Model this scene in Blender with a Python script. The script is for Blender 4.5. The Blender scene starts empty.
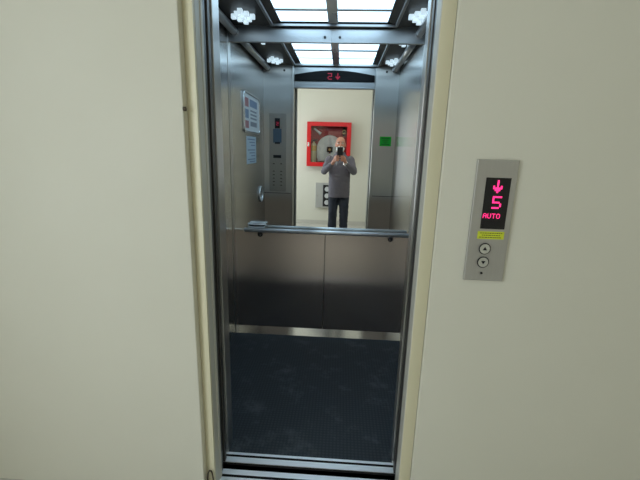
import bpy, bmesh, math, random
from mathutils import Vector, Matrix, noise
random.seed(7)
sc = bpy.context.scene
C = sc.collection
PI = math.pi

# ------------------------------------------------------------------ materials
def srgb(r, g, b):
    f = lambda c: (c/12.92 if c <= .04045 else ((c+.055)/1.055)**2.4)
    return (f(r/255), f(g/255), f(b/255), 1)

def pmat(name, col, rough=.5, metal=0.0, emit=None, estr=0, spec=.5):
    m = bpy.data.materials.new(name); m.use_nodes = True
    b = m.node_tree.nodes['Principled BSDF']
    b.inputs['Base Color'].default_value = col
    b.inputs['Roughness'].default_value = rough
    b.inputs['Metallic'].default_value = metal
    b.inputs['Specular IOR Level'].default_value = spec
    if emit:
        b.inputs['Emission Color'].default_value = emit
        b.inputs['Emission Strength'].default_value = estr
    return m

def noise_mat(name, c1, c2, scale=(5, 5, 5), rough=(.5, .6), bump=0.0, metal=0.0, detail=4, spec=.5, bscale=None, aniso=0):
    m = pmat(name, c1, rough[0], metal, spec=spec)
    nt = m.node_tree; n = nt.nodes; l = nt.links; b = n['Principled BSDF']
    tc = n.new('ShaderNodeTexCoord'); mp = n.new('ShaderNodeMapping'); mp.inputs['Scale'].default_value = scale
    l.new(tc.outputs['Object'], mp.inputs['Vector'])
    no = n.new('ShaderNodeTexNoise'); no.inputs['Scale'].default_value = 1; no.inputs['Detail'].default_value = detail
    l.new(mp.outputs[0], no.inputs['Vector'])
    mx = n.new('ShaderNodeMix'); mx.data_type = 'RGBA'; mx.inputs[6].default_value = c1; mx.inputs[7].default_value = c2
    l.new(no.outputs['Fac'], mx.inputs[0]); l.new(mx.outputs[2], b.inputs['Base Color'])
    mr = n.new('ShaderNodeMapRange'); mr.inputs[3].default_value = rough[0]; mr.inputs[4].default_value = rough[1]
    l.new(no.outputs['Fac'], mr.inputs[0]); l.new(mr.outputs[0], b.inputs['Roughness'])
    if bump:
        bp = n.new('ShaderNodeBump'); bp.inputs['Strength'].default_value = bump; bp.inputs['Distance'].default_value = .002
        l.new(no.outputs['Fac'], bp.inputs['Height']); l.new(bp.outputs[0], b.inputs['Normal'])
    if aniso:   # brushed finish: highlights smear across the brushing
        b.inputs['Anisotropic'].default_value = aniso
        tg = n.new('ShaderNodeTangent'); tg.direction_type = 'RADIAL'; tg.axis = 'Z'
        l.new(tg.outputs[0], b.inputs['Tangent'])
    return m

def steel(name, c=(.50, .51, .52), rough=(.20, .30), scale=(220, 220, 3), aniso=.9):
    return noise_mat(name, (c[0]*.95, c[1]*.95, c[2]*.95, 1), (c[0], c[1], c[2], 1), scale, rough, metal=1.0, detail=3, aniso=aniso)

M = {}
M['plaster'] = noise_mat('cream_plaster', srgb(221, 219, 206), srgb(216, 214, 200), (3, 3, 3), (.55, .7), bump=.05)
M['cream_paint'] = noise_mat('cream_frame_paint', srgb(224, 218, 190), srgb(217, 211, 182), (6, 6, 2), (.32, .42))
M['white'] = pmat('ceiling_white', srgb(235, 235, 230), .8)
M['tile'] = noise_mat('grey_floor_tile', srgb(206, 203, 194), srgb(190, 188, 180), (9, 9, 9), (.3, .45))
M['steel'] = steel('brushed_steel', (.66, .655, .64), (.29, .31), scale=(120, 120, 2), aniso=.97)
M['steel_h'] = steel('brushed_steel_across', (.47, .48, .49), (.30, .32), scale=(2, 120, 120))
M['steel_panel'] = steel('dark_brushed_panel', (.72, .63, .59), (.22, .24), scale=(120, 120, 2), aniso=1.0)
M['steel_side'] = steel('side_wall_steel', (.62, .615, .60), (.23, .25), scale=(120, 120, 2), aniso=.8)
M['rail'] = noise_mat('satin_rail_steel', (.80, .83, .86, 1), (.86, .89, .92, 1), (4, 90, 90), (.36, .42), metal=.85)
M['housing'] = pmat('black_housing', (.004, .004, .005, 1), .6, spec=.2)
M['kick'] = steel('kick_plate_steel', (.80, .81, .82), (.10, .13), scale=(2, 120, 120), aniso=0)
M['steel_dull'] = steel('door_edge_steel', (.50, .49, .47), (.28, .34), scale=(120, 120, 2))
M['chrome'] = pmat('polished_metal', (.82, .84, .86, 1), .18, 1)
M['alu'] = noise_mat('sill_aluminium', (.86, .90, .95, 1), (.92, .96, 1, 1), (3, 240, 240), (.40, .48), metal=.4)
M['mirror'] = pmat('silvered_mirror', (.93, .94, .93, 1), .0, 1)
M['black'] = pmat('black_plastic', (.012, .012, .013, 1), .35)
M['matte'] = pmat('matte_black', (.008, .008, .009, 1), .8)
M['shaft'] = pmat('shaft_dark', (.02, .02, .02, 1), .9)
M['darkceil'] = noise_mat('dark_ceiling_board', (.020, .017, .015, 1), (.032, .027, .023, 1), (18, 18, 18), (.35, .5))
M['led'] = pmat('led_diffuser', (.8, .85, .9, 1), .4, emit=(.55, .80, 1, 1), estr=2.45)
M['crystal'] = pmat('led_crystal', (.8, .85, .9, 1), .2, emit=(.64, .83, .95, 1), estr=.72)
M['red_led'] = pmat('red_led', (.3, 0, .02, 1), .4, emit=(1, .03, .22, 1), estr=1.6)
M['red_dim'] = pmat('red_led_dim', (.3, 0, .02, 1), .4, emit=(1, .05, .15, 1), estr=.22)
M['displayglass'] = pmat('display_black', (.006, .006, .008, 1), .12)
M['yellow'] = noise_mat('yellow_sticker', srgb(214, 222, 62), srgb(205, 214, 50), (9, 9, 9), (.5, .6))
M['ink'] = pmat('dark_ink', srgb(50, 55, 30), .6)
M['green'] = noise_mat('green_sticker', srgb(20, 190, 45), srgb(14, 178, 38), (9, 9, 9), (.45, .55))
M['greenink'] = pmat('green_sticker_ink', srgb(8, 105, 20), .5)
M['paper'] = noise_mat('paper', srgb(222, 226, 228), srgb(206, 214, 220), (30, 30, 30), (.6, .7))
M['paper_blue'] = noise_mat('bluish_paper', srgb(176, 200, 218), srgb(196, 212, 224), (20, 20, 20), (.5, .6))
M['print_grey'] = pmat('print_grey', srgb(140, 146, 156), .6)
M['print_red'] = pmat('print_red', srgb(172, 120, 126), .6)
M['print_blue'] = pmat('print_blue', srgb(128, 146, 172), .6)
M['blue_plate'] = noise_mat('bluish_plate', srgb(92, 110, 126), srgb(86, 102, 118), (9, 9, 9), (.35, .45))
M['cop'] = steel('control_plate_steel', (.46, .46, .45), (.30, .40), scale=(260, 260, 3))
M['call'] = noise_mat('call_panel_steel', (.46, .45, .43, 1), (.52, .51, .49, 1), (300, 300, 4), (.42, .52), metal=.75)
M['red'] = noise_mat('red_cabinet_paint', srgb(214, 28, 34), srgb(204, 22, 30), (7, 7, 7), (.3, .4))
M['redin'] = noise_mat('red_cabinet_inside', srgb(170, 30, 40), srgb(150, 24, 32), (7, 7, 7), (.5, .6))
M['hose'] = noise_mat('white_hose', srgb(240, 243, 243), srgb(226, 231, 231), (12, 12, 12), (.6, .7), bump=.2)
M['brass'] = pmat('brass_fitting', (.62, .45, .2, 1), .3, 1)
M['ext'] = pmat('extinguisher_ivory', srgb(226, 214, 170), .35)
M['extlabel'] = pmat('extinguisher_label', srgb(224, 186, 104), .5)
M['greybox'] = noise_mat('grey_box_paint', srgb(178, 178, 174), srgb(168, 168, 165), (8, 8, 8), (.4, .5))
M['socket'] = pmat('socket_grey', srgb(196, 198, 200), .4)
M['skin'] = noise_mat('skin', srgb(196, 142, 118), srgb(182, 124, 102), (24, 24, 24), (.45, .55))
M['knit'] = noise_mat('grey_knit', srgb(112, 108, 118), srgb(98, 95, 104), (60, 60, 60), (.8, .9), bump=.3)
M['denim'] = noise_mat('dark_denim', srgb(34, 38, 50), srgb(52, 58, 72), (5, 5, 3), (.8, .9), bump=.2)
M['shoe'] = pmat('dark_shoe', (.02, .02, .022, 1), .5)
M['mask'] = noise_mat('white_mask_cloth', srgb(226, 230, 228), srgb(214, 220, 218), (30, 30, 30), (.7, .8))
M['eye'] = pmat('eye_white', srgb(230, 226, 220), .2)
M['iris'] = pmat('iris_dark', (.02, .014, .01, 1), .2)
M['hair'] = pmat('grey_hair', srgb(150, 146, 142), .8)
M['jamb'] = noise_mat('grey_jamb_paint', (.64, .62, .54, 1), (.58, .56, .49, 1), (40, 40, 2), (.38, .45), metal=.1)
M['door_edge'] = noise_mat('dark_door_edge', (.085, .08, .075, 1), (.10, .095, .09, 1), (90, 90, 2), (.35, .45), metal=.5)
M['tube'] = noise_mat('light_grey_tube_paint', (.66, .67, .68, 1), (.60, .61, .62, 1), (6, 6, 6), (.25, .32), metal=.75)
M['brown'] = pmat('brown_rubber', srgb(66, 56, 44), .6)
# thin glass that lets light pass
def glass_mat():
    m = bpy.data.materials.new('thin_glass'); m.use_nodes = True
    nt = m.node_tree; nt.nodes.clear()
    o = nt.nodes.new('ShaderNodeOutputMaterial'); mx = nt.nodes.new('ShaderNodeMixShader')
    t = nt.nodes.new('ShaderNodeBsdfTransparent'); g = nt.nodes.new('ShaderNodeBsdfGlossy')
    g.inputs['Roughness'].default_value = .02
    f = nt.nodes.new('ShaderNodeFresnel'); f.inputs['IOR'].default_value = 1.6
    nt.links.new(f.outputs[0], mx.inputs[0]); nt.links.new(t.outputs[0], mx.inputs[1]); nt.links.new(g.outputs[0], mx.inputs[2])
    nt.links.new(mx.outputs[0], o.inputs[0]); return m
M['glass'] = glass_mat()
# rubber mat: fine square studs, pale scuffs
def rubber():
    m = pmat('rubber_mat', (.03, .035, .04, 1), .55, spec=.3)
    nt = m.node_tree; n = nt.nodes; l = nt.links; b = n['Principled BSDF']
    tc = n.new('ShaderNodeTexCoord')
    vo = n.new('ShaderNodeTexVoronoi'); vo.inputs['Scale'].default_value = 55; vo.inputs['Randomness'].default_value = 0
    l.new(tc.outputs['Object'], vo.inputs['Vector'])
    st = n.new('ShaderNodeValToRGB'); st.color_ramp.elements[0].position = .30; st.color_ramp.elements[1].position = .40
    l.new(vo.outputs['Distance'], st.inputs[0])
    ck = n.new('ShaderNodeMix'); ck.data_type = 'RGBA'; ck.inputs[6].default_value = (.040, .049, .059, 1); ck.inputs[7].default_value = (.026, .033, .041, 1)
    l.new(st.outputs[0], ck.inputs[0])
    no = n.new('ShaderNodeTexNoise'); no.inputs['Scale'].default_value = 5; no.inputs['Detail'].default_value = 10; no.inputs['Roughness'].default_value = .75
    l.new(tc.outputs['Object'], no.inputs['Vector'])
    rp = n.new('ShaderNodeValToRGB'); rp.color_ramp.elements[0].position = .52; rp.color_ramp.elements[1].position = .78
    l.new(no.outputs['Fac'], rp.inputs[0])
    mx = n.new('ShaderNodeMix'); mx.data_type = 'RGBA'; mx.inputs[7].default_value = (.11, .122, .135, 1)
    l.new(rp.outputs[0], mx.inputs[0]); l.new(ck.outputs[2], mx.inputs[6]); l.new(mx.outputs[2], b.inputs['Base Color'])
    bp = n.new('ShaderNodeBump'); bp.inputs['Strength'].default_value = .35; bp.inputs['Distance'].default_value = .001; bp.invert = True
    l.new(vo.outputs['Distance'], bp.inputs['Height']); l.new(bp.outputs[0], b.inputs['Normal'])
    return m
M['rubber'] = rubber()

# ------------------------------------------------------------------ helpers
def obj(name, bm, mat, parent=None, smooth=False):
    me = bpy.data.meshes.new(name)
    bmesh.ops.recalc_face_normals(bm, faces=bm.faces)
    bm.to_mesh(me); bm.free()
    for m in (mat if isinstance(mat, (list, tuple)) else [mat]): me.materials.append(m)
    if smooth:
        for p in me.polygons: p.use_smooth = True
    o = bpy.data.objects.new(name, me); C.objects.link(o)
    if parent:
        o.parent = parent
        o.matrix_parent_inverse = Matrix.Translation(-Vector(parent.location))
    return o
def tag(o, label=None, cat=None, group=None, kind=None):
    if label: o['label'] = label
    if cat: o['category'] = cat
    if group: o['group'] = group
    if kind: o['kind'] = kind
    return o
def thing(name, label, cat, loc=(0, 0, 0), group=None):
    o = bpy.data.objects.new(name, None); C.objects.link(o); o.location = loc
    return tag(o, label, cat, group)
def struct(name, bm, mat, label=None):
    return tag(obj(name, bm, mat), label, None, None, 'structure')
def box(bm, x0, x1, y0, y1, z0, z1, bev=0, seg=2, mi=0):
    r = bmesh.ops.create_cube(bm, size=1)
    vs = r['verts']
    bmesh.ops.scale(bm, vec=(x1-x0, y1-y0, z1-z0), verts=vs)
    bmesh.ops.translate(bm, vec=((x0+x1)/2, (y0+y1)/2, (z0+z1)/2), verts=vs)
    fs = set(f for v in vs for f in v.link_faces)
    for f in fs: f.material_index = mi
    if bev:
        es = list(set(e for v in vs for e in v.link_edges))
        bmesh.ops.bevel(bm, geom=es, offset=bev, segments=seg, affect='EDGES', profile=.5)
    return bm
def B(*a, **k):
    return box(bmesh.new(), *a, **k)
def cyl(bm, c, axis, r, h, n=24, r2=None, bev=0):
    r_ = bmesh.ops.create_cone(bm, cap_ends=True, segments=n, radius1=r, radius2=r if r2 is None else r2, depth=h)
    rot = Vector((0, 0, 1)).rotation_difference(Vector(axis)).to_matrix().to_4x4()
    vs = r_['verts']
    if bev:
        es = [e for e in set(e for v in vs for e in v.link_edges) if len(e.link_faces) == 2 and any(len(f.verts) > 4 for f in e.link_faces)]
        rr = bmesh.ops.bevel(bm, geom=es, offset=bev, segments=2, affect='EDGES')
        vs = list(set(v for f in bm.faces for v in f.verts)) if len(bm.verts) == len(set(v for f in bm.faces for v in f.verts)) and False else list(set(rr['verts']) | set(v for v in vs if v.is_valid))
    bmesh.ops.transform(bm, matrix=Matrix.Translation(c) @ rot, verts=vs)
    return bm
def tube(bm, pts, r, n=12, caps=True, closed=False, ry=None):
    pts = [Vector(p) for p in pts]; rings = []
    N = len(pts); prev = None
    for i, p in enumerate(pts):
        if closed: t = (pts[(i+1) % N]-pts[i-1]).normalized()
        else: t = (pts[min(i+1, N-1)]-pts[max(i-1, 0)]).normalized()
        if prev is None:
            a = Vector((0, 0, 1)) if abs(t.z) < .9 else Vector((1, 0, 0))
            u = t.cross(a).normalized()
        else:
            u = (prev - t*prev.dot(t)).normalized()
        prev = u; v = t.cross(u)
        rr = r[i] if isinstance(r, (list, tuple)) else r
        rv = rr if ry is None else ry
        rings.append([bm.verts.new(p+u*rr*math.cos(2*PI*k/n)+v*rv*math.sin(2*PI*k/n)) for k in range(n)])
    for i in range(N if closed else N-1):
        a, b = rings[i], rings[(i+1) % N]
        for k in range(n): bm.faces.new((a[k], a[(k+1) % n], b[(k+1) % n], b[k]))
    if caps and not closed:
        bm.faces.new(rings[0][::-1]); bm.faces.new(rings[-1])
    return bm
def prism_xz(bm, poly, y0, y1):
    a = [bm.verts.new((x, y0, z)) for x, z in poly]; b = [bm.verts.new((x, y1, z)) for x, z in poly]
    n = len(poly)
    for i in range(n): bm.faces.new((a[i], a[(i+1) % n], b[(i+1) % n], b[i]))
    bm.faces.new(a); bm.faces.new(b[::-1]); return bm
def prism_yz(bm, poly, x0, x1):
    a = [bm.verts.new((x0, y, z)) for y, z in poly]; b = [bm.verts.new((x1, y, z)) for y, z in poly]
    n = len(poly)
    for i in range(n): bm.faces.new((a[i], a[(i+1) % n], b[(i+1) % n], b[i]))
    bm.faces.new(a); bm.faces.new(b[::-1]); return bm

GLY = {
 'A': ["01110","10001","10001","11111","10001","10001","10001"],
 'U': ["10001","10001","10001","10001","10001","10001","01110"],
 'T': ["11111","00100","00100","00100","00100","00100","00100"],
 'O': ["01110","10001","10001","10001","10001","10001","01110"],
 '5': ["11111","10000","10000","11110","00001","00001","11110"],
 'v': ["00100","00100","00100","10101","11111","01110","00100"],
}
def glyph(bm, ch, x, z, px, y0, y1, flip=1, dot=.92):
    """dot-matrix character; (x, z) top-left seen by the reader, flip=-1 for a reader facing -Y"""
    for j, row in enumerate(GLY[ch]):
        for i, c in enumerate(row):
            if c == '1':
                a = x+flip*i*px; b = a+flip*px*dot
                box(bm, min(a, b), max(a, b), y0, y1, z-j*px-px*dot, z-j*px)
    return bm

# ------------------------------------------------------------------ key dimensions (metres)
CAM = Vector((0, -1.5306, 1.4674))
XL, XR = -.503, .297            # car entrance
BL, BR = -.806, .524            # car side walls
D = 1.244                       # mirror plane
ZC = 2.258                      # car ceiling
WB = -3.413                     # landing back wall

# ------------------------------------------------------------------ landing setting
struct('wall_left', B(-1.9, -.5375, -.230, .02, 0, 2.62, bev=.004), M['plaster'])
struct('wall_right', B(.3405, 2.35, -.206, .02, 0, 2.62, bev=.003), M['plaster'])
struct('wall_above', B(-.532, .3405, -.232, -.13, 2.12, 2.62), M['plaster'])
struct('wall_back', B(-1.9, 2.35, WB-.1, WB, 0, 2.62), M['plaster'])
struct('wall_east', B(2.35, 2.45, WB-.1, .02, 0, 2.62), M['plaster'])
# west end: wall with a window opening
bm = bmesh.new()
box(bm, -2.0, -1.9, WB-.1, -3.2, 0, 2.62); box(bm, -2.0, -1.9, -1.3, .02, 0, 2.62)
box(bm, -2.0, -1.9, -3.2, -1.3, 0, .6); box(bm, -2.0, -1.9, -3.2, -1.3, 2.2, 2.62)
struct('wall_west', bm, M['plaster'])
bm = bmesh.new()
for y in (-3.2, -2.27, -1.34): box(bm, -1.98, -1.92, y, y+.04, .6, 2.2)
box(bm, -1.98, -1.92, -3.2, -1.3, .6, .64); box(bm, -1.98, -1.92, -3.2, -1.3, 2.16, 2.2)
struct('window_1', bm, M['white'])
struct('floor', B(-1.9, 2.35, WB, -.19, -.1, 0), M['tile'])
struct('ceiling', B(-1.9, 2.35, WB, -.2, 2.62, 2.7), M['white'])
struct('baseboard_back', B(-1.9, 2.35, WB, WB+.012, 0, .075, bev=.003), M['tile'])

# painted frame of the landing entrance: rounded face that comes forward towards the opening
def frame_post(xo, xi, yo, yi):
    bm = bmesh.new(); n = 8
    pl = [(xo, -.136)]
    for k in range(n+1):
        u = k/n; pl.append((xo+(xi-xo)*u, yo+(yi-yo)*math.sin(u*PI/2)))
    pl += [(xi, -.136)]
    a = [bm.verts.new((x, y, 0)) for x, y in pl]; b = [bm.verts.new((x, y, 2.10)) for x, y in pl]
    for k in range(len(pl)): q = (k+1) % len(pl); bm.faces.new((a[k], a[q], b[q], b[k]))
    bm.faces.new(a); bm.faces.new(b[::-1]); return bm
struct('trim_1', frame_post(-.545, -.4970, -.190, -.209), M['cream_paint'])
struct('trim_2', frame_post(.3385, .2925, -.197, -.206), M['cream_paint'])
struct('trim_3', B(-.4965, .292, -.205, -.136, 2.075, 2.12, bev=.004), M['cream_paint'])
# grey jambs behind the frame
bm = bmesh.new(); box(bm, -.510, -.4958, -.195, -.132, 0, 2.075, bev=.002)
box(bm, -.515, -.4925, -.150, -.128, 0, 2.075, bev=.002)
struct('trim_4', bm, M['jamb'])
bm = bmesh.new(); box(bm, .2895, .297, -.204, -.186, 0, 2.075, bev=.003); box(bm, .2915, .300, -.184, -.13, 0, 2.075, bev=.002)
struct('trim_5', bm, M['jamb'])
# door leaves standing open in their pockets: landing leaves and car leaves
def leaf(x0, x1, y0, y1, z0=.006):
    bm = bmesh.new(); box(bm, x0, x1, y0, y1, z0, 2.08, bev=.002); return bm
struct('door_1', leaf(-.80, -.4975, -.118, -.094), M['door_edge'])
struct('door_2', leaf(.2955, .60, -.118, -.094), M['door_edge'])
struct('door_3', leaf(-.80, -.500, -.062, -.036), M['door_edge'])
struct('door_4', leaf(.2965, .60, -.062, -.036), M['door_edge'])
# dark hoistway behind the frames and under the car
bm = bmesh.new()
box(bm, -.86, -.84, -.19, 1.36, -.9, 2.6); box(bm, .64, .66, -.19, 1.36, -.9, 2.6)
box(bm, -.86, .66, -.21, 1.36, -.92, -.9); box(bm, -.86, .66, -.13, 1.36, 2.6, 2.62)
box(bm, -.86, .66, 1.34, 1.36, -.9, 2.6); box(bm, -.86, .66, -.21, -.19, -.9, -.1)
struct('wall_shaft', bm, M['shaft'])
# sills with running grooves
def sill(y0, y1, x0, x1, grooves, top=0.0):
    """extruded aluminium profile; grooves = list of (y, width)"""
    pts = [(y0, top-.014), (y0+.003, top-.004), (y0+.003, top)]
    for gy, gw in sorted(grooves):
        pts += [(gy-gw/2, top), (gy-gw/2, top-.012), (gy+gw/2, top-.012), (gy+gw/2, top)]
    pts += [(y1, top), (y1, top-.014)]
    bm = prism_yz(bmesh.new(), pts, x0, x1)
    for f in bm.faces:
        c = f.calc_center_median()
        if len(f.verts) == 4 and (c.z < top-.004): f.material_index = 1     # shade painted in: black groove and gap faces
    return bm
struct('trim_6', sill(-.058, .004, -.60, .40, [(-.0175, .013)], .003), [M['alu'], M['matte']], 'grooved aluminium sill along the car floor edge')
struct('trim_7', sill(-.19, -.094, -.60, .40, [(-.130, .014)], .0), [M['alu'], M['matte']], 'grooved aluminium sill on the landing side of the gap')

# ------------------------------------------------------------------ elevator car shell
struct('floor_car', B(BL-.02, BR+.02, .004, D+.02, -.04, 0), M['rubber'])
def side_wall(xi, xo):
    bm = bmesh.new(); s = 1 if xo > xi else -1
    x = sorted((xi, xo))
    box(bm, x[0], x[1], .06, 1.2115, 0, ZC+.05, bev=.0015, seg=1)
    return bm
struct('wall_car_left', side_wall(BL, BL-.03), M['steel_side'])
struct('wall_car_right', side_wall(BR, BR+.03), M['steel_side'])
# slim corner posts beside the mirror
struct('trim_8', B(BL-.03, BL+.004, 1.213, D+.03, 0, ZC+.05), M['steel'])
struct('trim_9', B(BR-.004, BR+.03, 1.213, D+.03, 0, ZC+.05), M['steel'])
# back wall
struct('wall_car_back', B(BL-.03, BR+.03, D+.014, D+.05, 0, ZC+.05), M['steel_dull'])
# front returns and transom
def front(x0, x1, y1=.06):
    bm = bmesh.new()
    box(bm, x0, x1, .002, .06, 0, ZC+.05, bev=.002)
    box(bm, x0+.03, x1-.024, .0595, .0604, .998, 1.003, mi=1)      # seam between upper and lower sheet
    if y1 > .06: box(bm, x1-.02, x1, .058, y1, 0, ZC+.05, bev=.002)
    return bm
struct('wall_front_left', front(BL-.03, XL, .082), [M['steel'], M['matte']])
struct('wall_front_right', front(XR, BR+.03), [M['steel'], M['matte']])
bm = bmesh.new(); box(bm, XL+.002, XR-.002, .002, .045, 2.048, ZC+.05, bev=.002)
box(bm, XL+.002, XR-.002, .002, .062, 2.046, 2.062, bev=.003)
struct('wall_transom', bm, M['steel_h'])
struct('ceiling_car', B(BL-.03, BR+.03, 0, D+.05, ZC+.09, ZC+.12), M['darkceil'])
# lower back panels, kick plate
for i, (x0, x1) in enumerate(((BL+.004, -.1075), (-.1025, BR-.004))):
    p = obj('back_panel', B(x0, x1, D, D+.012, .062, .846, bev=.0015, seg=1), M['steel_panel'])
    tag(p, ['brushed steel lower back panel nearer the control panel side, left of the centre seam',
            'brushed steel lower back panel right of the centre seam'][i], 'wall panel', 'steel panels below the handrail')
k = obj('kick_plate', prism_yz(bmesh.new(), [(D+.012, 0), (D-.020, 0), (D-.003, .060), (D+.012, .060)], BL+.004, BR-.004), M['kick'])
tag(k, 'low bright steel kick plate along the foot of the back wall', 'kick plate')
# steel header above the mirror
t = thing('mirror_header', 'brushed steel band above the mirror with two dark screws', 'header band', (-.14, D, 2.157))
for x0, x1 in ((BL+.004, -.1006), (-.0994, BR-.004)):
    obj('band_plate', B(x0, x1, D-.014, D+.012, 2.157, ZC+.02, bev=.002), M['steel_h'], t)
for x in (-.146, -.046):
    obj('screw', cyl(bmesh.new(), (x, D-.016, 2.19), (0, 1, 0), .0085, .006, 16), M['black'], t)

# mirror
t = thing('mirror', 'wide wall mirror filling the upper back wall above the handrail', 'mirror', (-.14, D, .86))
obj('mirror_glass', B(BL+.004, BR-.004, D, D+.008, .860, 2.157), M['mirror'], t)
obj('mirror_edge', B(BL+.004, BR-.004, D-.008, D+.010, .847, .860, bev=.002), M['chrome'], t)

# handrail
t = thing('handrail', 'steel handrail running along the back wall below the mirror', 'handrail', (-.1, D-.055, .86))
zr, yr = .866, D-.058
bm = bmesh.new(); tube(bm, [(-.702, yr, zr), (.505, yr, zr)], .0165, 20)
obj('rail', bm, M['rail'], t, True)
for x in (-.702, .505):
    bm = bmesh.new(); bmesh.ops.create_uvsphere(bm, u_segments=16, v_segments=10, radius=.0165)
    bmesh.ops.scale(bm, vec=(.5, 1, 1), verts=bm.verts); bmesh.ops.translate(bm, vec=(x, yr, zr), verts=bm.verts)
    obj('end_cap', bm, M['rail'], t, True)
for x in (-.600, .384):
    bm = bmesh.new()
    tube(bm, [(x, yr, zr-.014), (x, yr, zr-.034), (x, yr+.006, zr-.043), (x, yr+.02, zr-.046), (x, D+.0, zr-.046)], .0085, 12)
    cyl(bm, (x, D-.004, zr-.046), (0, 1, 0), .018, .008, 18)
    obj('bracket', bm, M['black'], t, True)

# oval dish fixed on the end of the rail, against the mirror
t = thing('oval_holder', 'small oval metal dish on the left end of the handrail by the mirror', 'holder', (-.62, D-.032, .883))
def oval(cx, cy, cz, a, b, n=32): return [(cx+a*math.cos(2*PI*i/n), cy+b*math.sin(2*PI*i/n), cz) for i in range(n)]
bm = bmesh.new(); tube(bm, oval(-.618, D-.034, .908, .066, .026), .0045, 8, closed=True); obj('rim', bm, M['rail'], t, True)
bm = bmesh.new()
lo = [bm.verts.new(p) for p in oval(-.618, D-.034, .884, .055, .018)]
hi = [bm.verts.new(p) for p in oval(-.618, D-.034, .907, .065, .025)]
for i in range(32): bm.faces.new((lo[i], lo[(i+1) % 32], hi[(i+1) % 32], hi[i]))
bm.faces.new(lo[::-1]); obj('bowl', bm, M['black'], t, True)
bm = bmesh.new(); tube(bm, oval(-.618, D-.034, .887, .060, .023), .004, 8, closed=True); obj('base_ring', bm, M['rail'], t, True)

# ------------------------------------------------------------------ car ceiling
# dark board with a rectangular light well
wx0, wx1, wy0, wy1 = -.50, .322, .03, 1.205
lx0, lx1, ly0, ly1 = -.435, .258, .09, 1.16
bm = bmesh.new()
box(bm, BL, wx0, .06, D, ZC, ZC+.02); box(bm, wx1, BR, .06, D, ZC, ZC+.02)
box(bm, wx0, wx1, wy1, D, ZC, ZC+.02)
box(bm, BL, BR, .045, .075, ZC, ZC+.02)
struct('ceiling_panel', bm, M['darkceil'])
t = thing('ceiling_light', 'large gridded ceiling light of white panels in a metal frame', 'ceiling light', ((wx0+wx1)/2, .62, ZC))
bm = bmesh.new()
for (a, b, c, d) in ((wx0-.006, wx0+.012, .075, wy1), (wx1-.012, wx1+.006, .075, wy1)): box(bm, a, b, c, d, ZC-.012, ZC+.022, bev=.002)
box(bm, wx0-.006, wx1+.006, wy1-.012, wy1+.006, ZC-.012, ZC+.022, bev=.002)
box(bm, wx0-.006, wx1+.006, .075, .09, ZC-.012, ZC+.022, bev=.002)
obj('light_frame', bm, M['steel_h'], t)
bm = bmesh.new()   # sloping dark sides of the well
o4 = [(wx0, .08, ZC), (wx1, .08, ZC), (wx1, wy1, ZC), (wx0, wy1, ZC)]
i4 = [(lx0, ly0, ZC+.012), (lx1, ly0, ZC+.012), (lx1, ly1, ZC+.012), (lx0, ly1, ZC+.012)]
ov = [bm.verts.new(p) for p in o4]; iv = [bm.verts.new(p) for p in i4]
for i in range(4): bm.faces.new((ov[i], ov[(i+1) % 4], iv[(i+1) % 4], iv[i]))
obj('well_side', bm, M['black'], t)
cxs = [(lx0, -.123), (-.060, lx1)]
rows = [(.095, .335), (.345, .600), (.640, .915), (.945, 1.158)]
for x0, x1 in cxs:
    for y0, y1 in rows:
        obj('diffuser', B(x0+.002, x1-.002, y0, y1, ZC+.006, ZC+.02), M['led'], t)
bm = bmesh.new(); box(bm, -.123, -.060, ly0, ly1, ZC-.004, ZC+.02, bev=.003); obj('center_bar', bm, M['tube'], t)
for y0, y1 in ((.335, .345), (.600, .640), (.915, .945)):
    for x0, x1 in cxs: obj('cross_bar', B(x0, x1, y0, y1, ZC-.002, ZC+.02, bev=.001), M['tube'], t)

# crystal light clusters
def cluster_parts(t):
    cx, cy, cz = t.location
    obj('backplate', B(cx-.012, cx+.012, cy-.012, cy+.012, ZC-.004, ZC), M['chrome'], t)
cl = {'left': (-.640, 'left'), 'right': (.432, 'right')}
first = None
spots = [(-.640, 1.005, 1, 'white crystal light cluster over the left side beside the mirror header'),
         (.435, .985, -1, 'white crystal light cluster over the right side beside the mirror header'),
         (-.650, .30, 1, 'white crystal light cluster over the control panel, seen in the mirror'),
         (.432, .30, -1, 'white crystal light cluster over the green sticker, seen in the mirror')]
for cx, cy, s, lab in spots:
    t = thing('crystal_spotlight', lab, 'ceiling spotlight', (cx, cy, ZC), 'crystal clusters in the dark ceiling')
    bm = bmesh.new(); cyl(bm, (cx, cy, ZC-.002), (0, 0, 1), .03, .004, 20); obj('mount', bm, M['chrome'], t)
    for i in (-1, 0, 1):
        for j in (-1, 0, 1):
            x = cx+s*(i*.026-j*.032); y = cy+i*.056*.85+j*.056*.85
            obj('crystal', B(x-.0145, x+.0145, y-.0145, y+.0145, ZC-.030, ZC-.003, bev=.003), M['crystal'], t)

# cove tubes in the upper corners
for x, lab in ((BL+.045, 'grey tubular ceiling trim along the left upper corner'), (BR-.045, 'grey tubular ceiling trim along the right upper corner')):
    t = thing('cove_tube', lab, 'ceiling trim', (x, .62, ZC-.045), 'tubes along the upper corners')
    bm = bmesh.new(); tube(bm, [(x, .085, ZC-.035), (x, D-.016, ZC-.035)], .026, 18); obj('tube', bm, M['tube'], t, True)
    for y in (.085, D-.022):
        bm = bmesh.new(); cyl(bm, (x, y, ZC-.035), (0, 1, 0), .032, .014, 18); obj('tube_collar', bm, M['chrome'], t)
# small dark screws high on the front returns
for x, lab in ((-.60, 'small dark screw high on the front steel panel above the control panel'), (-.765, 'small dark screw under the left ceiling tube end'), (.40, 'small dark screw high on the front steel panel above the green sticker')):
    o = obj('panel_screw', cyl(bmesh.new(), (x, .062, 2.205), (0, 1, 0), .010, .006, 16), M['black'])
    tag(o, lab, 'screw', 'screws high on the front panels')

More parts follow.
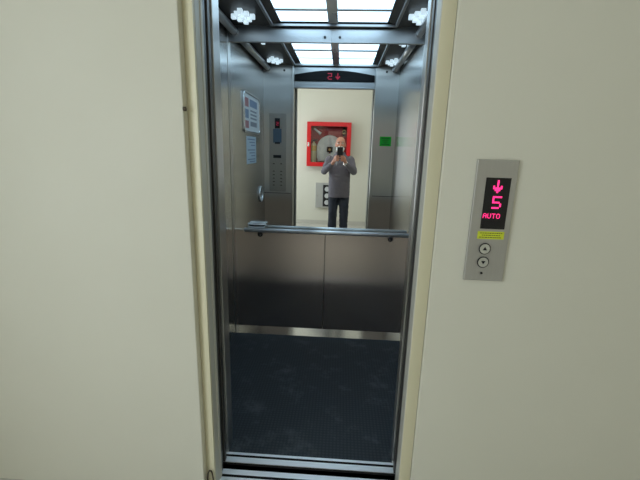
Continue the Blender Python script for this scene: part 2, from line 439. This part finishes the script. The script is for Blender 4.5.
# ------------------------------------------------------------------ overhead indicator (faces the mirror)
t = thing('floor_indicator', 'long black arched floor indicator above the doorway with red digits', 'display', (-.105, .06, 2.11))
poly = [(-.495, 2.112), (.285, 2.112), (.285, 2.165)]
for i in range(13):
    u = i/12; x = .285-u*.78; poly.append((x, 2.168+.042*math.sin(PI*u)))
poly.append((-.495, 2.165))
obj('housing', prism_xz(bmesh.new(), poly, .045, .072), M['housing'], t)
bm = bmesh.new(); glyph(bm, 'v', -.052, 2.184, .0085, .072, .074, -1); obj('arrow_symbol', bm, M['red_dim'], t)
bm = bmesh.new(); glyph(bm, '5', -.130, 2.184, .0085, .072, .074, -1); obj('digit', bm, M['red_dim'], t)

# ------------------------------------------------------------------ car operating panel on the left front return
t = thing('control_panel', 'tall steel car control panel with small display and two button columns', 'control panel', (-.667, .06, 1.02))
obj('faceplate', B(-.752, -.578, .058, .064, 1.02, 1.80, bev=.002), M['cop'], t)
obj('display', B(-.694, -.642, .064, .068, 1.655, 1.755, bev=.002), M['displayglass'], t)
bm = bmesh.new(); glyph(bm, '5', -.656, 1.718, .0048, .068, .0695, -1); obj('digit', bm, M['red_dim'], t)
obj('notice_plate', B(-.712, -.626, .064, .066, 1.515, 1.652), M['blue_plate'], t)
obj('slot', B(-.694, -.640, .066, .069, 1.503, 1.522), M['black'], t)
obj('card_reader', B(-.710, -.628, .064, .070, 1.362, 1.392, bev=.002), M['black'], t)
for i, z in enumerate((1.305, 1.228, 1.192, 1.156, 1.120, 1.084)):
    for x in (-.705, -.627):
        bm = bmesh.new(); box(bm, x-.017, x+.017, .064, .069, z-.009, z+.009, bev=.003)
        b = obj('button', bm, M['steel_dull'], t)
        bm = bmesh.new(); box(bm, x-.010, x+.010, .069, .0695, z-.004, z+.004)
        o = obj('button_mark', bm, M['matte'], None); o.parent = b
# green sticker on the right return
t = thing('green_sticker', 'small bright green square sticker on the steel panel beside the doorway', 'sticker', (.425, .06, 1.55))
obj('sheet', B(.372, .486, .060, .0615, 1.508, 1.602), M['green'], t)
bm = bmesh.new()
for z, a, b in ((1.582, .39, .468), (1.562, .40, .458), (1.545, .415, .445), (1.527, .39, .468)): box(bm, a, b, .0615, .0618, z-.004, z+.004)
obj('print', bm, M['greenink'], t)

# left wall notices (seen in the mirror)
t = thing('framed_notice', 'framed notice with rounded metal frame on the left steel wall', 'framed notice', (BL, .6, 1.59))
y0, y1, z0, z1 = .325, .895, 1.59, 1.90
bm = bmesh.new()
def rrect(y0, y1, z0, z1, r, n=5):
    p = []
    for (cy, cz, a0) in ((y1-r, z1-r, 0), (y0+r, z1-r, PI/2), (y0+r, z0+r, PI), (y1-r, z0+r, 1.5*PI)):
        for i in range(n+1): a = a0+PI/2*i/n; p.append((BL+.008, cy+r*math.cos(a), cz+r*math.sin(a)))
    return p
tube(bm, rrect(y0, y1, z0, z1, .03), .010, 8, closed=True); obj('notice_frame', bm, M['chrome'], t, True)
obj('sheet', B(BL, BL+.005, y0+.006, y1-.006, z0+.006, z1-.006), M['paper'], t)
for (a, b, c, d, m) in ((.72, .84, 1.79, 1.86, 'print_red'), (.40, .68, 1.80, 1.86, 'print_blue'), (.72, .84, 1.70, 1.77, 'print_blue'), (.42, .66, 1.76, 1.775, 'print_grey'), (.42, .66, 1.73, 1.745, 'print_grey'), (.42, .66, 1.70, 1.715, 'print_grey'), (.72, .84, 1.62, 1.68, 'print_red'), (.42, .66, 1.64, 1.68, 'print_grey')):
    obj('printed_block', B(BL+.005, BL+.0056, a, b, c, d), M[m], t)
t = thing('paper_notice', 'pale blue printed sheet taped below the framed notice', 'paper notice', (BL, .63, 1.32))
obj('sheet', B(BL, BL+.0015, .44, .80, 1.322, 1.556), M['paper_blue'], t)
for i, z in enumerate((1.53, 1.505, 1.48, 1.44, 1.415, 1.39, 1.36, 1.34)):
    obj('text_line', B(BL+.0015, BL+.0019, .48, .76-.06*(i % 3), z-.005, z+.005), M['print_blue'], t)
# oval fitting on the left wall
t = thing('oval_fitting', 'upright bright oval ring fitting on the left wall near the control panel', 'fitting', (BL, .27, 1.0))
pts = [(BL+.008, .27+.075*math.cos(2*PI*i/32), 1.010+.072*math.sin(2*PI*i/32)) for i in range(32)]
bm = bmesh.new(); tube(bm, pts, .009, 10, closed=True); obj('ring', bm, M['rail'], t, True)
bm = bmesh.new(); vs = [bm.verts.new((BL+.004, p[1], p[2])) for p in pts]; bm.faces.new(vs)
r = bmesh.ops.extrude_face_region(bm, geom=bm.faces[:]); bmesh.ops.translate(bm, vec=(-.004, 0, 0), verts=[v for v in r['geom'] if isinstance(v, bmesh.types.BMVert)])
obj('plate', bm, M['steel_side'], t)

# ------------------------------------------------------------------ landing call panel
y = -.206
t = thing('call_panel', 'steel hall call panel with red display and two round buttons', 'call panel', (.513, y, 1.02))
obj('faceplate', B(.4525, .590, y-.012, y, 1.022, 1.447, bev=.003), M['call'], t)
yf = y-.012
d = obj('display', B(.4875, .5700, yf-.001, yf+.002, 1.212, 1.388), M['displayglass'], t)
bm = bmesh.new(); glyph(bm, 'v', .5135, 1.380, .0062, yf-.0018, yf-.001); o = obj('arrow_symbol', bm, M['red_led'], t)
bm = bmesh.new(); glyph(bm, '5', .5165, 1.326, .0062, yf-.0018, yf-.001); obj('digit', bm, M['red_led'], t)
bm = bmesh.new()
for i, ch in enumerate('AUTO'): glyph(bm, ch, .4915+i*.0150, 1.266, .0024, yf-.0018, yf-.001)
obj('text', bm, M['red_led'], t)
s = obj('label_sticker', B(.4815, .5720, yf-.001, yf+.001, 1.176, 1.203), M['yellow'], t); s['label'] = 'yellow sticker with small dark print'
bm = bmesh.new()
for z, a, b in ((1.197, .49, .565), (1.1895, .497, .558), (1.182, .488, .566)):
    x = a
    while x < b-.004:
        wd = random.uniform(.004, .010); box(bm, x, min(x+wd, b), yf-.0013, yf-.001, z-.0012, z+.0012); x += wd+.002
o = obj('fine_print', bm, M['ink'], None); o.parent = s
for z, up in ((1.141, 1), (1.092, -1)):
    bm = bmesh.new(); cyl(bm, (.512, yf-.002, z), (0, 1, 0), .0185, .006, 32, bev=.001)
    b = obj('button', bm, M['chrome'], t, False)
    bm = bmesh.new(); tube(bm, [(.512+.0185*math.cos(2*PI*i/32), yf-.003, z+.0185*math.sin(2*PI*i/32)) for i in range(32)], .0022, 8, closed=True)
    o = obj('ring', bm, M['matte'], None, True); o.parent = b
    bm = bmesh.new(); prism_xz(bm, [(.512-.0075, z-.005*up), (.512+.0075, z-.005*up), (.512, z+.007*up)], yf-.0056, yf-.0048)
    o = obj('arrow_symbol', bm, M['matte'], None); o.parent = b
bm = bmesh.new(); cyl(bm, (.512, yf-.001, 1.051), (0, 1, 0), .0042, .003, 16); obj('key_hole', bm, M['matte'], t)

# tiny things on the left reveal
o = obj('wall_screw', cyl(bmesh.new(), (-.5345, -.225, 1.585), (1, 0, 0), .0075, .008, 12), M['brown'])
tag(o, 'tiny dark screw head on the edge of the left landing wall', 'screw')
bm = bmesh.new(); tube(bm, [(-.527, -.220, .003), (-.526, -.219, .07), (-.523, -.218, .097), (-.517, -.217, .109), (-.510, -.217, .108), (-.505, -.217, .095), (-.502, -.218, .07), (-.500, -.220, .003)], .0034, 8)
tag(obj('cable_loop', bm, M['brown'], None, True), 'small brown cable loop on the floor at the foot of the left door frame', 'cable')

# ------------------------------------------------------------------ hose cabinet on the back wall
yb, yc = WB, WB+.16
hx0, hx1, hz0, hz1 = -.672, .150, 1.140, 1.950
t = thing('hose_cabinet', 'red glazed fire hose cabinet on the cream wall behind the person', 'fire cabinet', ((hx0+hx1)/2, yb, hz0))
bm = bmesh.new(); box(bm, hx0, hx1, yb, yb+.01, hz0, hz1)
for a in ((hx0, hx0+.012, yb, yc-.02, hz0, hz1), (hx1-.012, hx1, yb, yc-.02, hz0, hz1), (hx0, hx1, yb, yc-.02, hz0, hz0+.012), (hx0, hx1, yb, yc-.02, hz1-.012, hz1)): box(bm, *a)
obj('box_body', bm, M['redin'], t)
f = .075
bm = bmesh.new()
for a in ((hx0, hx0+f, hz0, hz1), (hx1-f, hx1, hz0, hz1), (hx0+f, hx1-f, hz0, hz0+f), (hx0+f, hx1-f, hz1-f, hz1)):
    box(bm, a[0], a[1], yc-.02, yc, a[2], a[3], bev=.003)
dr = obj('door_frame', bm, M['red'], t)
g = obj('glass_pane', B(hx0+f-.005, hx1-f+.005, yc-.012, yc-.008, hz0+f-.005, hz1-f+.005), M['glass'], None); g.parent = dr
bm = bmesh.new(); box(bm, hx0+.02, hx0+.05, yc, yc+.018, 1.50, 1.58, bev=.005); g = obj('latch', bm, M['chrome'], None); g.parent = dr
# folded hose on its reel
cx, cz = -.240, 1.47
t = thing('hose_reel', 'white folded fire hose on a reel inside the red cabinet', 'fire hose', (cx, yb+.06, cz))
bm = bmesh.new()
for k in range(8):
    r = .055+k*.0225; zb = 1.27+(7-k)*.012
    pts = [(cx+r*math.cos(PI*i/16), yb+0.092+.003*math.sin(5*i+k), cz+r*math.sin(PI*i/16)*1.0) for i in range(17)]
    pts += [(cx-r, yb+0.092, cz-.06), (cx-r*.98, yb+0.092, zb+.03), (cx-r*.9, yb+0.092, zb)]
    pts += [(cx-r*.4, yb+0.092, zb-.004), (cx+r*.4, yb+0.092, zb-.004), (cx+r*.9, yb+0.092, zb), (cx+r*.98, yb+0.092, zb+.03), (cx+r, yb+0.092, cz-.06)]
    tube(bm, pts, .0128, 8, closed=True, ry=.034)
obj('hose_coil', bm, M['hose'], t, True)
bm = bmesh.new(); tube(bm, [(cx-.195, yb+0.111, cz+.03), (cx-.212, yb+0.114, cz-.1), (cx-.205, yb+0.114, cz-.24)], .020, 12)
obj('hose_tail', bm, M['hose'], t, True)
bm = bmesh.new(); box(bm, cx-.055, cx+.055, yb+.03, yb+.136, cz-.065, cz+.035, bev=.012); h = obj('hub', bm, M['matte'], t)
bm = bmesh.new(); cyl(bm, (cx, yb+.139, cz-.015), (0, 1, 0), .022, .012, 18); o = obj('hub_cap', bm, M['brass'], None); o.parent = h
bm = bmesh.new(); box(bm, cx-.009, cx+.009, yb+.126, yb+.132, cz+.035, cz+.225, bev=.002); obj('strap', bm, M['paper'], t)
# extinguisher
ex, ez = -.545, 1.155
t = thing('fire_extinguisher', 'slim ivory fire extinguisher standing inside the red cabinet', 'fire extinguisher', (ex, yb+.07, ez))
def lathe(bm, prof, c, n=24):
    rings = [[bm.verts.new((c[0]+r*math.cos(2*PI*k/n), c[1]+r*math.sin(2*PI*k/n), c[2]+z)) for k in range(n)] for r, z in prof]
    for a, b in zip(rings, rings[1:]):
        for k in range(n): bm.faces.new((a[k], a[(k+1) % n], b[(k+1) % n], b[k]))
    bm.faces.new(rings[0][::-1]); bm.faces.new(rings[-1]); return bm
obj('tank', lathe(bmesh.new(), [(.044, 0), (.05, .008), (.05, .36), (.044, .39), (.028, .412), (.016, .42), (.016, .44)], (ex, yb+.07, ez)), M['ext'], t, True)
obj('tank_label', lathe(bmesh.new(), [(.0505, .27), (.0508, .272), (.0508, .365), (.0505, .366)], (ex, yb+.07, ez)), M['extlabel'], t, True)
bm = bmesh.new(); box(bm, ex-.012, ex+.012, yb+.055, yb+.085, ez+.44, ez+.47, bev=.003); box(bm, ex-.008, ex+.075, yb+.062, yb+.078, ez+.475, ez+.487, bev=.003); box(bm, ex-.008, ex+.065, yb+.062, yb+.078, ez+.452, ez+.462, bev=.003)
obj('valve_lever', bm, M['black'], t)
bm = bmesh.new(); tube(bm, [(ex-.012, yb+.075, ez+.455), (ex-.04, yb+.08, ez+.45), (ex-.06, yb+.08, ez+.40), (ex-.06, yb+.08, ez+.24)], .008, 8); obj('discharge_hose', bm, M['black'], t, True)
# nozzle and valve
t = thing('hose_nozzle', 'pale hose nozzle at the top inside the red cabinet, above the extinguisher', 'nozzle', (-.44, yb+.07, 1.74))
bm = bmesh.new(); tube(bm, [(-.54, yb+.08, 1.83), (-.46, yb+.08, 1.77), (-.42, yb+.08, 1.735)], [.016, .022, .03], 12); obj('barrel', bm, M['hose'], t, True)
bm = bmesh.new(); tube(bm, [(-.548, yb+.08, 1.837), (-.54, yb+.08, 1.83)], .02, 12); obj('tip', bm, M['brass'], t, True)
t = thing('hose_valve', 'dark pipe valve at the upper right inside the red cabinet', 'valve', (.01, yb+.06, 1.70))
bm = bmesh.new(); tube(bm, [(.02, yb+.06, 1.865), (.02, yb+.06, 1.73), (.0, yb+.065, 1.715)], .02, 12); obj('pipe', bm, M['brown'], t, True)
bm = bmesh.new(); tube(bm, [(.02+.035*math.cos(2*PI*i/20), yb+.115, 1.78+.035*math.sin(2*PI*i/20)) for i in range(20)], .006, 8, closed=True); cyl(bm, (.02, yb+.09, 1.78), (0, 1, 0), .01, .06, 12); box(bm, -.014, .054, yb+.112, yb+.118, 1.776, 1.784)
obj('hand_wheel', bm, M['brass'], t, True)

# socket box
t = thing('socket_box', 'grey wall box with a black strip of round sockets below the red cabinet', 'socket box', (-.33, WB, .33))
sx0, sx1, sz0, sz1 = -.490, -.165, .335, .82
obj('box_body', B(sx0, sx1, WB, WB+.07, sz0, sz1, bev=.006), M['greybox'], t)
obj('cover_seam', B(-.352, -.347, WB+.07, WB+.071, sz0+.01, sz1-.01), M['print_grey'], t)
bm = bmesh.new(); cyl(bm, (-.458, WB+.075, .585), (0, 1, 0), .013, .012, 16); obj('lock_knob', bm, M['steel_dull'], t)
sp = obj('socket_plate', B(-.345, -.19, WB+.07, WB+.078, .365, .785, bev=.003), M['black'], t)
for z in (.445, .575, .705):
    bm = bmesh.new(); cyl(bm, (-.268, WB+.086, z), (0, 1, 0), .047, .018, 28, bev=.004); o = obj('socket', bm, M['socket'], None); o.parent = sp

# ------------------------------------------------------------------ person with a phone
def capsule(bm, a, b, ra, rb, n=14, m=5):
    """tapered capsule from a to b"""
    a, b = Vector(a), Vector(b); t = (b-a).normalized()
    u = t.orthogonal().normalized(); v = t.cross(u); rings = []
    def ring(c, r): rings.append([bm.verts.new(c+(u*math.cos(2*PI*k/n)+v*math.sin(2*PI*k/n))*r) for k in range(n)])
    for i in range(1, m+1): an = -PI/2+PI/2*i/m; ring(a+t*ra*math.sin(an), ra*math.cos(an))
    for i in range(0, m): an = PI/2*i/m; ring(b+t*rb*math.sin(an), rb*math.cos(an))
    for p, q in zip(rings, rings[1:]):
        for k in range(n): bm.faces.new((p[k], p[(k+1) % n], q[(k+1) % n], q[k]))
    bm.faces.new(rings[0][::-1]); bm.faces.new(rings[-1])
def chain(bm, pts, rs):
    for p, q, r, s in zip(pts, pts[1:], rs, rs[1:]): capsule(bm, p, q, r, s)
def ell(bm, c, r, rot=None):
    x = bmesh.ops.create_uvsphere(bm, u_segments=24, v_segments=16, radius=1)
    m = Matrix.Translation(c) @ (rot.to_4x4() if rot else Matrix.Identity(4)) @ Matrix.Diagonal((*r, 1))
    bmesh.ops.transform(bm, matrix=m, verts=x['verts'])
def fuse(name, bm, mat, parent, voxel, smooth=2, wr=0, wscale=8):
    o = obj(name, bm, mat)
    md = o.modifiers.new('r', 'REMESH'); md.mode = 'VOXEL'; md.voxel_size = voxel
    if smooth:
        s = o.modifiers.new('s', 'SMOOTH'); s.factor = .5; s.iterations = smooth
    dg = bpy.context.evaluated_depsgraph_get()
    me = bpy.data.meshes.new_from_object(o.evaluated_get(dg))
    o.modifiers.clear(); old = o.data; o.data = me; bpy.data.meshes.remove(old)
    if wr:
        nrm = [v.normal.copy() for v in me.vertices]
        for v, n in zip(me.vertices, nrm):
            p = Vector((v.co.x*wscale, v.co.y*wscale, v.co.z*wscale*1.6))
            v.co += n*wr*(noise.noise(p)+.5*noise.noise(p*2.1))
    for p in me.polygons: p.use_smooth = True
    me.materials.clear(); me.materials.append(mat)
    if parent:
        o.parent = parent; o.matrix_parent_inverse = parent.matrix_basis.inverted()
    return o
PX, PY = -.030, -1.93
Lsh, Rsh = (PX-.158, PY, 1.305), (PX+.158, PY, 1.305)
Lel, Rel = (PX-.235, PY+.095, 1.135), (PX+.215, PY+.095, 1.140)
Lwr, Rwr = (-.138, -1.625, 1.262), (.052, -1.625, 1.266)
HX, HY = -.032, PY+.045      # head centre
HZ = 1.540
def hand(bm, wr, side):
    """side -1: grips the -X edge of the phone, +1: the +X edge"""
    ex = -.0765 if side < 0 else .0105
    pc = Vector((ex+side*.026, -1.572, 1.322))
    chain(bm, [wr, Vector(wr).lerp(pc, .55), pc], [.026, .026, .024])
    ell(bm, pc, (.019, .030, .046), Matrix.Rotation(side*.35, 3, 'Z'))
    lens = (.044, .052, .049, .038)
    for i in range(4):
        z = 1.366-i*.0215
        k = Vector((ex+side*.020, -1.552, z)); m = Vector((ex+side*.006, -1.529, z+.002))
        tip = Vector((ex-side*lens[i]*.72, -1.5275, z+.006)); mid = m.lerp(tip, .5)
        chain(bm, [pc+Vector((0, 0, (1.5-i)*.016)), k, m, mid, tip], [.011, .0098, .009, .0083, .0072])
    chain(bm, [pc+Vector((0, -.012, -.01)), Vector((ex+side*.014, -1.588, 1.352)), Vector((ex-side*.004, -1.566, 1.377)), Vector((ex-side*.020, -1.5575, 1.393))], [.015, .0125, .0105, .009])
bm = bmesh.new()
# head: cranium, face, jaw, nose, ears, brow
ell(bm, (HX, HY-.012, HZ+.026), (.070, .090, .084)); ell(bm, (HX, HY+.022, HZ-.035), (.058, .066, .080))
ell(bm, (HX, HY+.050, HZ-.082), (.040, .036, .030))
chain(bm, [(HX, HY+.086, HZ+.010), (HX, HY+.108, HZ-.030)], [.009, .014])
for s in (-1, 1):
    ell(bm, (HX+s*.071, HY-.004, HZ-.012), (.009, .022, .034), Matrix.Rotation(s*.3, 3, 'Z'))
    ell(bm, (HX+s*.030, HY+.076, HZ+.024), (.026, .012, .009)); ell(bm, (HX+s*.036, HY+.064, HZ-.030), (.024, .018, .018))
capsule(bm, (HX-.018, HY+.084, HZ-.066), (HX+.018, HY+.084, HZ-.066), .008, .008)
# neck, trunk, limbs
chain(bm, [(HX, HY-.020, HZ-.06), (PX, PY+.005, 1.37)], [.052, .058])
for (z, rx, ry, dy) in ((1.30, .140, .080, 0), (1.22, .150, .105, .005), (1.08, .138, .100, .01), (.96, .145, .105, .005), (.86, .150, .105, 0)):
    ell(bm, (PX, PY+dy, z), (rx, ry, .11))
for sh, el, wr in ((Lsh, Lel, Lwr), (Rsh, Rel, Rwr)):
    chain(bm, [sh, Vector(sh).lerp(Vector(el), .5), el], [.052, .046, .038]); chain(bm, [el, Vector(el).lerp(Vector(wr), .35), wr], [.038, .037, .024])
hand(bm, Lwr, -1); hand(bm, Rwr, 1)
for s in (-1, 1):
    hip = (PX+s*.083, PY, .86); kn = (PX+s*.090, PY+.015, .46); an = (PX+s*.095, PY-.01, .085)
    chain(bm, [hip, kn], [.078, .050]); chain(bm, [kn, (kn[0], kn[1]-.02, .34), an], [.050, .052, .034])
    chain(bm, [an, (an[0], an[1]+.13, .045)], [.034, .03])
person = fuse('person', bm, M['skin'], None, .0048, 2)
tag(person, 'bald person in grey top and dark trousers photographing with a raised phone', 'person')
# clothing
bm = bmesh.new()
prof = [(.735, .166, .122), (.80, .168, .124), (.95, .166, .124), (1.08, .166, .124), (1.20, .172, .122), (1.28, .170, .110), (1.33, .150, .092), (1.375, .100, .074), (1.41, .066, .064)]
rings = []
for z, rx, ry in prof: rings.append([bm.verts.new((PX+rx*math.cos(2*PI*k/36), PY+.006+ry*math.sin(2*PI*k/36), z)) for k in range(36)])
for a, b in zip(rings, rings[1:]):
    for k in range(36): bm.faces.new((a[k], a[(k+1) % 36], b[(k+1) % 36], b[k]))
bm.faces.new(rings[0][::-1]); bm.faces.new(rings[-1])
for sh, el, wr in ((Lsh, Lel, Lwr), (Rsh, Rel, Rwr)):
    w2 = Vector(el).lerp(Vector(wr), .88)
    chain(bm, [sh, Vector(sh).lerp(Vector(el), .5), el], [.066, .060, .053]); chain(bm, [el, Vector(el).lerp(w2, .4), w2], [.053, .050, .037])
top = fuse('pullover', bm, M['knit'], person, .008, 3, .005, 14)
bm = bmesh.new(); tube(bm, oval(PX, PY+.006, 1.412, .064, .064), .013, 10, closed=True); obj('collar', bm, M['knit'], person, True)
bm = bmesh.new()
for z, r in ((.90, .155), (.82, .160)): ell(bm, (PX, PY, z), (r, .112, .09))
for s in (-1, 1):
    hip = (PX+s*.080, PY, .82); kn = (PX+s*.088, PY+.02, .46); an = (PX+s*.093, PY-.005, .075)
    chain(bm, [hip, (PX+s*.084, PY+.008, .64), kn], [.088, .080, .070]); chain(bm, [kn, (PX+s*.091, PY+.0, .25), an], [.070, .067, .062])
fuse('trousers', bm, M['denim'], person, .008, 3, .007, 13)
for s in (-1, 1):
    x = PX+s*.095; bm = bmesh.new()
    chain(bm, [(x, PY-.055, .046), (x, PY+.03, .046), (x+s*.01, PY+.15, .040)], [.044, .046, .038])
    box(bm, x-.042, x+.042, PY-.095, PY+.18, 0, .028, bev=.01)
    fuse('shoe', bm, M['shoe'], person, .006, 2)
# face mask, eyes, hair fringe
bm = bmesh.new(); ell(bm, (HX, HY+.034, HZ-.068), (.063, .078, .054)); ell(bm, (HX, HY+.096, HZ-.058), (.022, .020, .032))
fuse('face_mask', bm, M['mask'], person, .005, 3)
for s in (-1, 1):
    bm = bmesh.new(); ell(bm, (HX+s*.031, HY+.0755, HZ+.008), (.013, .010, .0085)); e = obj('eye', bm, M['eye'], person, True)
    bm = bmesh.new(); ell(bm, (HX+s*.031, HY+.0835, HZ+.007), (.0055, .004, .0055)); o = obj('iris', bm, M['iris'], None, True); o.parent = e
    bm = bmesh.new(); tube(bm, [(HX+s*.014, HY+.086, HZ+.030), (HX+s*.032, HY+.084, HZ+.035), (HX+s*.052, HY+.069, HZ+.029)], .0045, 6); obj('eyebrow', bm, M['hair'], person, True)
    bm = bmesh.new(); ell(bm, (HX+s*.059, HY-.048, HZ+.000), (.016, .042, .036)); fuse('hair', bm, M['hair'], person, .005, 2, .002, 60)
# wristwatch on the +X wrist
wv = (Vector(Rwr)-Vector(Rel)).normalized(); wc = Vector(Rwr)+wv*.004
u = wv.orthogonal().normalized(); v = wv.cross(u)
bm = bmesh.new(); tube(bm, [wc+(u*math.cos(2*PI*i/24)+v*math.sin(2*PI*i/24))*.029 for i in range(24)], .0035, 8, closed=True, ry=.010)
wt = obj('wristwatch', bm, M['chrome'], person, True); wt['label'] = 'bright metal wristwatch'
bm = bmesh.new(); cyl(bm, wc+Vector((.004, .027, -.008)), (.1, 1, -.3), .016, .008, 20, bev=.001); o = obj('watch_face', bm, M['socket'], None); o.parent = wt

# phone: its lens is where the picture was taken from
t = thing('smartphone', 'black smartphone held upright in both hands before the face', 'phone', (-.031, -1.541, 1.33))
px0, px1, pz0, pz1 = -.0745, .0075, 1.334, 1.497
bm = bmesh.new(); box(bm, px0, px1, -1.5460, -1.5375, pz0, pz1, bev=.0035, seg=3); obj('phone_body', bm, M['black'], t)
obj('screen', B(px0+.004, px1-.004, -1.5466, -1.5458, pz0+.006, pz1-.006), M['displayglass'], t)
bm = bmesh.new(); cyl(bm, (0, -1.5372, 1.4674), (0, 1, 0), .0062, .0016, 20); obj('camera_lens', bm, M['displayglass'], t)
bm = bmesh.new()
tube(bm, [(-.066, -1.541, 1.328), (-.078, -1.533, 1.30), (-.086, -1.528, 1.262), (-.080, -1.527, 1.236), (-.072, -1.528, 1.262), (-.066, -1.534, 1.30), (-.062, -1.541, 1.328)], .0035, 8, ry=.002)
o = obj('wrist_strap', bm, M['mask'], t, True); o['label'] = 'pale loop strap hanging below the phone'

# ------------------------------------------------------------------ light
w = bpy.data.worlds.new('World'); sc.world = w; w.use_nodes = True
bg = w.node_tree.nodes['Background']; bg.inputs[0].default_value = (.80, .90, 1, 1); bg.inputs[1].default_value = 1.0
def area(name, loc, rot, sx, sy, energy, col):
    l = bpy.data.lights.new(name, 'AREA'); l.shape = 'RECTANGLE'; l.size = sx; l.size_y = sy; l.energy = energy; l.color = col
    o = bpy.data.objects.new(name, l); o.location = loc; o.rotation_euler = rot; C.objects.link(o); return o
area('landing_fill', (.2, -1.25, 2.58), (-math.radians(58), 0, 0), 2.8, .5, 19.5, (.97, 1, .96))  # unseen fill light, added and tilted to brighten the back wall
area('window_daylight', (-2.02, -2.25, 1.4), (0, -PI/2, 0), 1.55, 1.85, 28.5, (.88, .97, 1))

# ------------------------------------------------------------------ camera
p, yaw, roll, f = .2378, .0516, .0269, 376.81
cp, sp_, cy, sy, cr, sr = math.cos(p), math.sin(p), math.cos(yaw), math.sin(yaw), math.cos(roll), math.sin(roll)
fwd = Vector((-sy*cp, cy*cp, -sp_)); right = Vector((cy, sy, 0)); up = right.cross(fwd)
r2 = right*cr+up*sr; u2 = -right*sr+up*cr
cd = bpy.data.cameras.new('Camera'); cam = bpy.data.objects.new('Camera', cd); C.objects.link(cam)
cam.matrix_world = Matrix(((r2.x, u2.x, -fwd.x, CAM.x), (r2.y, u2.y, -fwd.y, CAM.y), (r2.z, u2.z, -fwd.z, CAM.z), (0, 0, 0, 1)))
cd.sensor_width = 36; cd.sensor_fit = 'HORIZONTAL'; cd.lens = f/640*36; cd.clip_start = .002; cd.clip_end = 60
sc.camera = cam

# ------------------------------------------------------------------ view
sc.view_settings.view_transform = 'Standard'; sc.view_settings.look = 'None'
sc.view_settings.exposure = .14; sc.view_settings.gamma = 1; sc.view_settings.use_curve_mapping = False
sc.cycles.max_bounces = 12; sc.cycles.diffuse_bounces = 5; sc.cycles.glossy_bounces = 8; sc.cycles.transparent_max_bounces = 8
sc.cycles.sample_clamp_indirect = 6; sc.cycles.use_denoising = True
